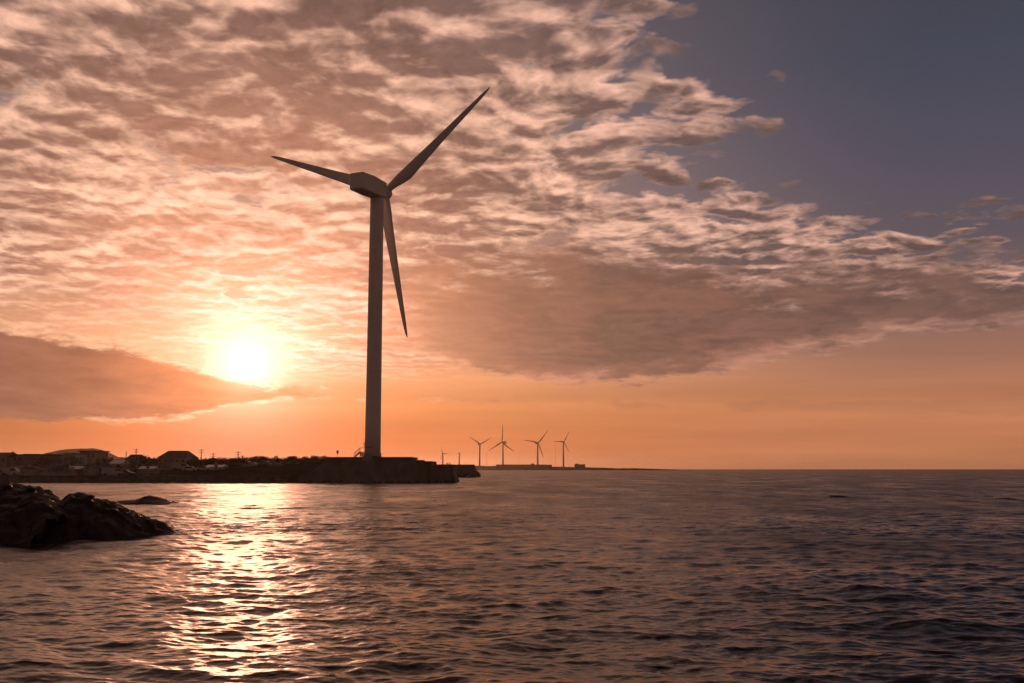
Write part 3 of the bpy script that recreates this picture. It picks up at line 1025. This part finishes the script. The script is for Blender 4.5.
# ------------------------------------------------------------------ trees
def make_tree(seed, hgt, wid, n=260):
    rng = random.Random(seed)
    t = bpy.data.objects.new('tree', None)
    C.objects.link(t)
    bm = bmesh.new()
    tube(bm, (0, 0, -0.3), (0.05, 0, hgt * 0.45), 0.16, 0.10, 7)
    lobes = []
    for k in range(6):
        a_ = k * 1.05 + rng.uniform(-.3, .3)
        q = (math.cos(a_) * wid * 0.33, math.sin(a_) * wid * 0.33, hgt * rng.uniform(0.5, 0.85))
        tube(bm, (0.03, 0, hgt * rng.uniform(.25, .42)), q, 0.07, 0.03, 5)
        lobes.append((Vector(q), rng.uniform(.22, .36) * wid))
    lobes.append((Vector((0, 0, hgt * 0.85)), wid * 0.3))
    finish('trunk', bm, M['bark'], t)
    bm = bmesh.new()
    for k in range(n):
        c_, rad = rng.choice(lobes)
        dv = Vector((rng.gauss(0, 1), rng.gauss(0, 1), rng.gauss(0, 1))).normalized() * rad * rng.uniform(.45, 1.12)
        p_ = c_ + dv
        s = rng.uniform(.10, .26) * (hgt / 4) ** 0.5
        u = Vector((rng.gauss(0, 1), rng.gauss(0, 1), rng.gauss(0, 1))).normalized()
        w_ = u.orthogonal().normalized()
        for e in (0, 1):
            ax = w_ if e == 0 else u.cross(w_)
            quad(bm, [p_ + u * s, p_ + ax * s * .7, p_ - u * s, p_ - ax * s * .7])
    finish('crown', bm, M['leaf'], t)
    return t


kinds = [make_tree(3, 3.6, 3.2), make_tree(8, 2.8, 3.4), make_tree(21, 4.6, 3.0), make_tree(33, 3.2, 4.2)]
used_kind = [False] * 4


def plant(i, X, Y, z, sc, rz, label, group, wide=1.0):
    t = kinds[i] if not used_kind[i] else copy_tree(kinds[i])
    used_kind[i] = True
    t.location = (X, Y, z)
    t.scale = (sc * wide, sc * wide, sc)
    t.rotation_euler = (0, 0, rz)
    tag(t, label, 'tree', group)


rt = random.Random(5)
ridge_lab = 'small dark tree in the hazy treeline between the hip-roofed building and the turbine mound'
for k in range(52):
    px = 190 + k * 2.7 + rt.uniform(-1.5, 1.5)
    Yd = rt.uniform(285, 330)
    yt = np.interp(px, [190, 205, 215, 226, 236, 245, 262, 280, 296, 312, 320, 335], [459, 458, 457.2, 459, 457, 457.6, 458, 458, 459, 458.4, 459.4, 461]) + rt.uniform(-0.5, 1.3)
    p = at(px, yt, Yd)
    zb = land_h(p.x, Yd)
    i = rt.randrange(4)
    hh = (3.9, 3.1, 4.9, 3.5)[i]
    plant(i, p.x, Yd, zb, max(0.5, (p.z - zb) / hh), rt.uniform(0, 6), ridge_lab, 'trees of the hazy ridge', rt.uniform(1.0, 2.4))
vill_lab = 'dark rounded tree among the houses of the shoreline village'
for px, yt, Yd in ((2, 455, 330), (38, 456, 350), (45, 457.5, 285), (76, 458, 300), (97, 459, 330), (101, 458, 350), (106, 457.2, 380), (110, 460, 320), (121, 459, 340), (140, 456.4, 330), (146, 455.8, 335), (151, 457, 330), (156, 458, 320), (186, 458, 330), (66, 463, 270), (84, 464, 275), (93, 465, 272), (119, 464, 280), (132, 463.5, 285), (141, 464, 290), (150, 463, 285), (56, 465.5, 268)):
    p = at(px, yt, Yd)
    zb = land_h(p.x, Yd)
    i = rt.randrange(4)
    hh = (3.9, 3.1, 4.9, 3.5)[i]
    plant(i, p.x, Yd, zb, max(0.4, (p.z - zb) / hh), rt.uniform(0, 6), vill_lab, 'trees in the village')


# ------------------------------------------------------------------ houses of the village
def house(name, px0, px1, ytop, D, depth, wall, roofm, roof, label, cols=3, storeys=2, over=0.3, eave=None):
    p0, p1 = at(px0, 469, D), at(px1, 469, D)
    zt = at((px0 + px1) / 2, ytop, D).z
    cx = (p0.x + p1.x) / 2
    zb = land_h(cx, D) - 0.5
    w, h = p1.x - p0.x, zt - zb
    r_ = empty(name, (cx, D, zb), label, 'house')
    rh = {'flat': 0.35, 'gable': min(1.7, h * 0.3), 'hip': min(2.4, h * 0.36), 'side': min(1.5, h * .28)}[roof]
    he = h - rh
    bm = bmesh.new()
    box(bm, -w / 2, w / 2, 0, depth, 0, he)
    finish('wall', bm, wall, r_)
    bm = bmesh.new()
    e = over
    if roof == 'flat':
        box(bm, -w / 2 - e * .4, w / 2 + e * .4, -e * .4, depth + e * .4, he + 0.003, h)
    elif roof == 'gable':                    # ridge along depth, gable towards the sea
        prism(bm, [(-w / 2 - e, he + 0.003), (w / 2 + e, he + 0.003), (0, h)], -e, depth + e)
    elif roof == 'side':                     # ridge along the front
        v = [bm.verts.new(q) for q in ((-w / 2 - e, -e, he + .003), (w / 2 + e, -e, he + .003), (w / 2 + e, depth + e, he + .003), (-w / 2 - e, depth + e, he + .003), (-w / 2 - e, depth / 2, h), (w / 2 + e, depth / 2, h))]
        for f in ((0, 1, 5, 4), (2, 3, 4, 5), (1, 2, 5), (3, 0, 4), (3, 2, 1, 0)):
            bm.faces.new([v[i] for i in f])
    else:
        k = 0.62
        v = [bm.verts.new(q) for q in ((-w / 2 - e, -e, he + .003), (w / 2 + e, -e, he + .003), (w / 2 + e, depth + e, he + .003), (-w / 2 - e, depth + e, he + .003))]
        u = [bm.verts.new(q) for q in ((-w / 2 * k, depth * .4, h), (w / 2 * k, depth * .4, h), (w / 2 * k, depth * .6, h), (-w / 2 * k, depth * .6, h))]
        for i in range(4):
            j = (i + 1) % 4
            bm.faces.new((v[i], v[j], u[j], u[i]))
        bm.faces.new(u)
        bm.faces.new(v[::-1])
    rf = finish('roof', bm, roofm, r_)
    if roof in ('gable', 'side') and w > 3:
        bm = bmesh.new()
        box(bm, w * .22, w * .22 + .5, depth * .6, depth * .6 + .5, he + rh * .3, h + 0.25)
        finish('chimney', bm, M['brick'], rf)
    ww = w / cols * 0.42
    wh = he / storeys * 0.42
    first = None
    for s in range(storeys):
        for c_ in range(cols):
            if s == 0 and c_ == cols // 2:
                bm = bmesh.new()
                box(bm, -.5, .5, -.06, -.003, 0.5, 2.6)
                o = finish('door', bm, M['door'], r_)
                o.location = (-w / 2 + (c_ + .5) * w / cols, 0, 0)
                continue
            if first is None:
                bm = bmesh.new()
                box(bm, -ww / 2, ww / 2, -.05, -.003, 0, wh)
                o = first = finish('window', bm, M['frame'], r_)
                bm = bmesh.new()
                box(bm, -ww / 2 + .08, ww / 2 - .08, -.075, -.053, .08, wh - .08)
                pane = finish('pane', bm, M['glass'], o)
            else:
                o = copy_tree(first, r_)
            o.location = (-w / 2 + (c_ + .5) * w / cols, 0, he / storeys * (s + 0.38))
    return r_


house('house', -9, 5.2, 452.2, 300, 9, M['plaster_tan'], M['roof_dark'], 'side', 'tan house with dark sloping roof cut by the left edge', 3, 2)
house('house', 7, 22, 454.2, 305, 10, M['plaster_grey'], M['roof_dark'], 'flat', 'grey two-storey flat-roofed house, second from the left edge', 3, 2)
house('house', 22.6, 36.5, 453.8, 300, 10, M['brick'], M['roof_dark'], 'flat', 'brown brick flat-roofed house left of the gap in the village row', 3, 2)
house('house', 40.5, 47.6, 454.4, 295, 9, M['brick'], M['roof_dark'], 'flat', 'narrow brown flat-roofed house just right of the gap in the row', 2, 2)
house('house', 48.2, 62.5, 454.0, 300, 9, M['plaster_grey'], M['roof_red'], 'side', 'grey house with red brown pitched roof under the hill crest', 3, 2)
house('house', 63, 74.5, 453.2, 310, 9, M['plaster_white'], M['roof_dark'], 'flat', 'pale flat-roofed house between the red-roofed house and the dark box house', 3, 3)
house('house', 79.3, 95.3, 450.6, 340, 10, M['plaster_tan'], M['roof_dark'], 'flat', 'tall boxy house with thick dark roof in front of the hill', 3, 2, over=1.2)
house('house', 109.5, 120.5, 459.8, 300, 7, M['plaster_tan'], M['roof_pale'], 'side', 'low house with a bright pale metal roof', 3, 1)
house('house', 123.5, 138, 454.3, 330, 9, M['plaster_grey'], M['roof_dark'], 'hip', 'grey hip-roofed house beneath the aerial pole', 3, 2)
house('house', 156.8, 185.5, 450.4, 320, 13, M['plaster_tan'], M['roof_dark'], 'hip', 'largest hip-roofed building, standing alone right of the village', 5, 2, over=0.2)
house('shed', 8, 20, 465.5, 268, 5, M['plaster_white'], M['roof_red'], 'side', 'low pale shed in front of the left village row', 3, 1)
house('shed', 26, 38, 466.5, 268, 5, M['plaster_tan'], M['roof_dark'], 'gable', 'low gabled tan shed below the brick house', 3, 1)
house('shed', 48, 59, 464, 272, 5, M['plaster_grey'], M['roof_dark'], 'side', 'low grey shed below the red-roofed house', 3, 1)
house('shed', 66, 79, 466, 270, 5, M['brick'], M['roof_pale'], 'side', 'low brick shed with pale roof left of the boxy house', 3, 1)
house('greenhouse', 206, 222, 464.8, 275, 6, M['plaster_white'], M['roof_pale'], 'side', 'low pale farm shed on the slope right of the hip-roofed building', 4, 1)
house('cottage', 241, 252, 461.5, 283, 6, M['plaster_white'], M['roof_red'], 'gable', 'small white cottage on the slope straight below the sun', 3, 1)
house('cottage', 268, 279, 462.6, 283, 6, M['plaster_tan'], M['roof_dark'], 'side', 'small tan cottage on the slope left of the turbine mound', 3, 1)

house('house', 97, 108, 457.6, 345, 8, M['plaster_grey'], M['roof_red'], 'gable', 'small gabled grey house on the hill flank right of the boxy house', 3, 1)
house('house', 140, 151, 458.4, 335, 8, M['plaster_white'], M['roof_dark'], 'side', 'pale single-storey house between the aerial pole and the hip-roofed building', 3, 1)
house('house', 188, 197, 459.8, 330, 7, M['brick'], M['roof_red'], 'side', 'low brick house touching the right side of the hip-roofed building', 2, 1)
house('cottage', 226, 236, 460.2, 300, 6, M['plaster_tan'], M['roof_red'], 'side', 'tan cottage with red brown roof left of the small white cottage', 3, 1)
house('cottage', 254, 264, 460.0, 300, 6, M['plaster_grey'], M['roof_dark'], 'gable', 'grey gabled cottage right of the small white cottage', 3, 1)
house('cottage', 286, 297, 460.8, 300, 6, M['plaster_white'], M['roof_dark'], 'side', 'pale cottage nearest the left flank of the turbine mound', 3, 1)
house('shed', 84, 93, 466.0, 268, 5, M['plaster_tan'], M['roof_dark'], 'side', 'low dark-roofed shed under the boxy house', 2, 1)
house('shed', 139, 153, 466.2, 275, 5, M['plaster_grey'], M['roof_pale'], 'side', 'long low pale-roofed shed left of the hip-roofed building', 4, 1)

# garden walls
bm = bmesh.new()
a_, b_ = at(-20, 472, 262), at(76, 472, 262)
box(bm, 0, b_.x - a_.x, 0, 0.3, 1.3, a_.z)
o = finish('garden_wall', bm, M['plaster_grey'])
o.location = (a_.x, 262, 0)
tag(o, 'long low grey wall between the road and the village sheds', 'wall')


# poles
def utility_pole(px, yt, D, label, arm=True):
    p = at(px, yt, D)
    zb = land_h(p.x, D) - 0.3
    r_ = empty('utility_pole', (p.x, D, zb), label, 'utility pole', 'utility poles behind the shore')
    h = p.z - zb
    bm = bmesh.new()
    tube(bm, (0, 0, 0), (0, 0, h), 0.17, 0.11, 8)
    finish('pole', bm, M['wood'], r_)
    if arm:
        for dz in (0.35, 1.1):
            bm = bmesh.new()
            box(bm, -0.9, 0.9, -0.06, 0.06, h - dz - .08, h - dz)
            for xx in (-.8, -.3, .3, .8):
                tube(bm, (xx, 0, h - dz), (xx, 0, h - dz + .2), .05, .04, 5)
            finish('cross_arm', bm, M['wood'], r_)
    return r_


utility_pole(126.3, 451.5, 300, 'plain thin pole beside the grey hip-roofed house', False)
utility_pole(136.3, 448.6, 330, 'aerial pole rising above the grey hip-roofed house roof')
utility_pole(201.4, 449.0, 300, 'tallest pole on the ridge just right of the hip-roofed building')
utility_pole(213.2, 453.0, 320, 'short pole second right of the hip-roofed building')
utility_pole(238.2, 451.2, 310, 'cross-armed pole on the ridge directly below the sun')
utility_pole(242.6, 455.2, 330, 'shortest pole poking out of the trees below the sun')


# ------------------------------------------------------------------ vehicles on the shore road
def vehicle(px, D, z, length, body_mat, kind, label, rz=0.0):
    p = at(px, 474, D)
    r_ = empty('van' if kind == 'van' else 'car', (p.x, D, z), label, 'van' if kind == 'van' else 'car', 'vehicles along the shore road', rz)
    L_ = length
    if kind == 'van':
        poly = [(-L_ / 2, .35), (L_ / 2, .35), (L_ / 2, 1.0), (L_ / 2 - .35, 1.15), (L_ / 2 - 1.05, 1.95), (-L_ / 2 + .1, 2.0), (-L_ / 2, 1.8)]
        gl = [(L_ / 2 - .45, 1.15), (L_ / 2 - 1.05, 1.8), (L_ / 2 - 2.0, 1.8), (L_ / 2 - 2.0, 1.15)]
    else:
        poly = [(-L_ / 2, .35), (L_ / 2, .35), (L_ / 2, .75), (L_ / 2 - 1.1, .92), (L_ / 2 - 1.75, 1.45), (-L_ / 2 + .9, 1.47), (-L_ / 2 + .15, .98), (-L_ / 2, .9)]
        gl = [(L_ / 2 - 1.2, .95), (L_ / 2 - 1.8, 1.38), (-L_ / 2 + .95, 1.38), (-L_ / 2 + .4, .98)]
    bm = bmesh.new()
    prism(bm, poly, -.85, .85)
    bmesh.ops.bevel(bm, geom=bm.edges[:], offset=.06, segments=2, affect='EDGES')
    finish('body', bm, body_mat, r_)
    for yy in (-.858, .858):
        bm = bmesh.new()
        prism(bm, gl, min(yy, yy * .99), max(yy, yy * .99))
        finish('window', bm, M['glass'], r_)
    for xx in (-L_ / 2 + .8, L_ / 2 - .85):
        for yy in (-.8, .8):
            bm = bmesh.new()
            tube(bm, (xx, yy - .1, .32), (xx, yy + .1, .32), .32, .32, 14)
            finish('wheel', bm, M['tyre'], r_)
    for yy in (-.6, .6):
        bm = bmesh.new()
        box(bm, L_ / 2 - .03, L_ / 2 + .03, yy - .16, yy + .16, .6, .78)
        finish('headlight', bm, M['lamp_lens'], r_)


vehicle(0.5, 249.3, 1.665, 4.3, M['car_white'], 'car', 'white car at the left edge of the shore road')
vehicle(10.5, 249.3, 1.665, 4.4, M['car_white'], 'van', 'white van on the shore road left of the concrete houses')
vehicle(106.0, 256.5, 1.75, 4.2, M['car_blue'], 'car', 'blue grey car parked just left of the bright white van')
vehicle(112.3, 249.6, 1.665, 4.9, M['car_white'], 'van', 'bright white van parked at the shore right of the boxy house', 0.5)
vehicle(125.5, 251.0, 1.665, 4.2, M['car_dark'], 'car', 'dark car on the shore road right of the white van')
vehicle(180.5, 300, land_h(at(180.5, 469, 300).x, 300) + .05, 4.6, M['car_white'], 'van', 'white van beside the right wall of the hip-roofed building')
vehicle(190.5, 275, land_h(at(190.5, 469, 275).x, 275) + .05, 4.2, M['car_white'], 'car', 'white car on the slope right of the hip-roofed building')
vehicle(204, 273, land_h(at(204, 469, 273).x, 273) + .05, 4.2, M['car_white'], 'car', 'white car beside the low pale farm shed')


# ------------------------------------------------------------------ basalt rocks in the foreground
def rock(name, x0, x1, y0, y1, top, label, seed, nx=110, ny=80, rough=1.0, group=None, mat='basalt', skew=0.42, ref=None):
    """top(X) -> ridge height; the mass rises from the water at y0 to its ridge and falls to y1"""
    bm = bmesh.new()
    vs = []
    off = Vector((seed * 13.1, seed * 7.7, 0))
    for j in range(ny + 1):
        row = []
        for i in range(nx + 1):
            X = x0 + (x1 - x0) * i / nx
            ya = y0(X) if callable(y0) else y0
            yb = y1(X) if callable(y1) else y1
            t = j / ny
            Y = ya + (yb - ya) * t
            s = t / skew if t < skew else (1 - t) / (1 - skew)
            s = max(0.0, min(1.0, s))
            env = 1 - (1 - s) ** 2.2
            h = top(X * ref / Y if ref else X) * env
            pv = Vector((X, Y, 0)) + off
            big = mnoise.ridged_multi_fractal(pv * 0.42, 0.9, 2.1, 5, 1.0, 2.0) - 1.0
            vd, vp = mnoise.voronoi(pv * 0.85)
            blk = (vd[1] - vd[0])
            cellh = mnoise.cell(vp[0] * 3.0) if vp else 0
            sm = mnoise.fractal(pv * 2.6, 0.8, 2.0, 4)
            amp = min(1.0, h / 0.5) * rough
            z = h + amp * (0.16 * big + 0.22 * min(blk, 0.5) + 0.16 * cellh + 0.10 * sm - (0.20 if rough >= 1 else 0.08))
            z -= 0.9 * (1 - min(1, s * 14)) 
            jx = 0.10 * mnoise.noise(pv * 1.9 + Vector((5, 0, 0)))
            jy = 0.14 * mnoise.noise(pv * 1.9 + Vector((0, 9, 0)))
            row.append(bm.verts.new((X + jx, Y + jy, z)))
        vs.append(row)
    for j in range(ny):
        for i in range(nx):
            bm.faces.new((vs[j][i], vs[j][i + 1], vs[j + 1][i + 1], vs[j + 1][i]))
    o = finish(name, bm, M[mat])
    return tag(o, label, 'rock', group)


def pxtop(D, pts):
    xs = [at(px, 480, D).x for px, _ in pts]
    zs = [at(px, py, D).z for px, py in pts]
    return lambda X: float(np.interp(X, xs, zs))


t1 = pxtop(49, [(-190, 520), (-120, 486), (-40, 484), (0, 487), (6, 485.5), (20, 487), (38, 489), (50, 490.5), (56, 493.5), (60, 497.5), (64, 500.5), (69, 505), (76, 514), (84, 530), (92, 552)])
rock('rock_outcrop', -33.5, at(90, 480, 49).x, lambda X: 42.4 + 0.1 * (X + 25), 62.0, t1, 'largest dark basalt outcrop running out of the left edge', 1, nx=150, ny=110, ref=49)
t2 = pxtop(50, [(40, 540), (52, 518), (60, 506), (65, 500), (70, 494.5), (84, 494.5), (95, 497.5), (108, 501), (120, 505.5), (132, 511.5), (142, 517), (150, 520.5), (158, 524), (166, 528), (174, 532), (182, 538)])
rock('rock_outcrop', at(30, 480, 54).x, at(184, 480, 46).x, lambda X: 43.2 + max(0, X + 23.0) * 0.85 + max(0, X + 19.0) * 1.4, lambda X: 60.0, t2, 'dark rounded basalt hump sloping right into the water beside the largest outcrop', 2, nx=140, ny=110, ref=50)
t3 = pxtop(96, [(112, 506), (118, 501.5), (126, 500.2), (138, 500.0), (143, 498.5), (148, 496.2), (154, 497.0), (162, 499.5), (170, 501.8), (176, 506)])
rock('rock_islet', at(110, 480, 96).x, at(178, 480, 96).x, 93.5, 100.0, t3, 'low flat rock islet off by itself behind the rounded hump', 3, nx=110, ny=36, rough=0.35)
t4 = pxtop(57, [(150, 535), (156, 525), (162, 523.8), (168, 524.5), (176, 531)])
rock('tip_rock', at(150, 480, 57).x, at(177, 480, 57).x, 55.6, 58.4, t4, 'small flat wet rock just off the tip of the rounded hump, the farther one', 4, nx=50, ny=24, rough=0.3)
t5 = pxtop(53.5, [(156, 536), (162, 529), (170, 528), (177, 529.5), (182, 536)])
rock('tip_rock', at(155, 480, 53.5).x, at(183, 480, 53.5).x, 52.6, 54.6, t5, 'small flat wet rock nearest the glitter off the hump tip, the nearer one', 5, nx=50, ny=24, rough=0.25)
t6 = pxtop(117, [(822, 500), (828, 495.8), (838, 495.2), (848, 496.6), (854, 500)])
rock('awash_rock', at(820, 480, 117).x, at(856, 480, 117).x, 116, 118.5, t6, 'low black rock awash in open water, left of the two', 6, nx=50, ny=20, rough=0.25)
t7 = pxtop(110, [(990, 502), (998, 498.2), (1008, 497.8), (1018, 499.5), (1026, 502)])
rock('awash_rock', at(988, 480, 110).x, at(1028, 480, 110).x, 109, 111.5, t7, 'low black rock awash in open water near the right edge', 7, nx=50, ny=20, rough=0.25)

# loose boulders on the outcrop crest
for k, (px, py, D, s) in enumerate(((6, 485.5, 49, .22), (30, 488, 49.5, .2), (90, 496.0, 50, .16), (146, 519.5, 51, .16))):
    bm = bmesh.new()
    bmesh.ops.create_icosphere(bm, subdivisions=3, radius=s)
    for v in bm.verts:
        v.co *= 1 + 0.35 * mnoise.noise(v.co * 4 + Vector((k * 2.2, 0, 0)))
    o = finish('boulder', bm, M['basalt'])
    p = at(px, py, D)
    o.location = (p.x, D, p.z - 0.05)
    o.scale = (1.3, 1.1, 0.75)
    tag(o, 'small black boulder sitting on the crest of the foreground outcrop', 'rock', 'boulders on the outcrop crest')

# ------------------------------------------------------------------ sea haze
bm = bmesh.new()
box(bm, -14500, 14500, -14500, 14500, -4.0, 128.0)
hz = finish('haze', bm, bpy.data.materials.new('haze'))
hm = hz.data.materials[0]
hm.use_nodes = True
hm.node_tree.nodes.clear()
hg = G(hm.node_tree)
pv = hg.n('ShaderNodeVolumePrincipled')
pv.inputs['Color'].default_value = (0.92, 0.88, 0.84, 1)
pv.inputs['Density'].default_value = 0.000024
pv.inputs['Anisotropy'].default_value = 0.80
ho = hg.n('ShaderNodeOutputMaterial')
hg.t.links.new(pv.outputs[0], ho.inputs['Volume'])
tag(hz, 'thin golden sea haze', 'haze', kind='stuff')
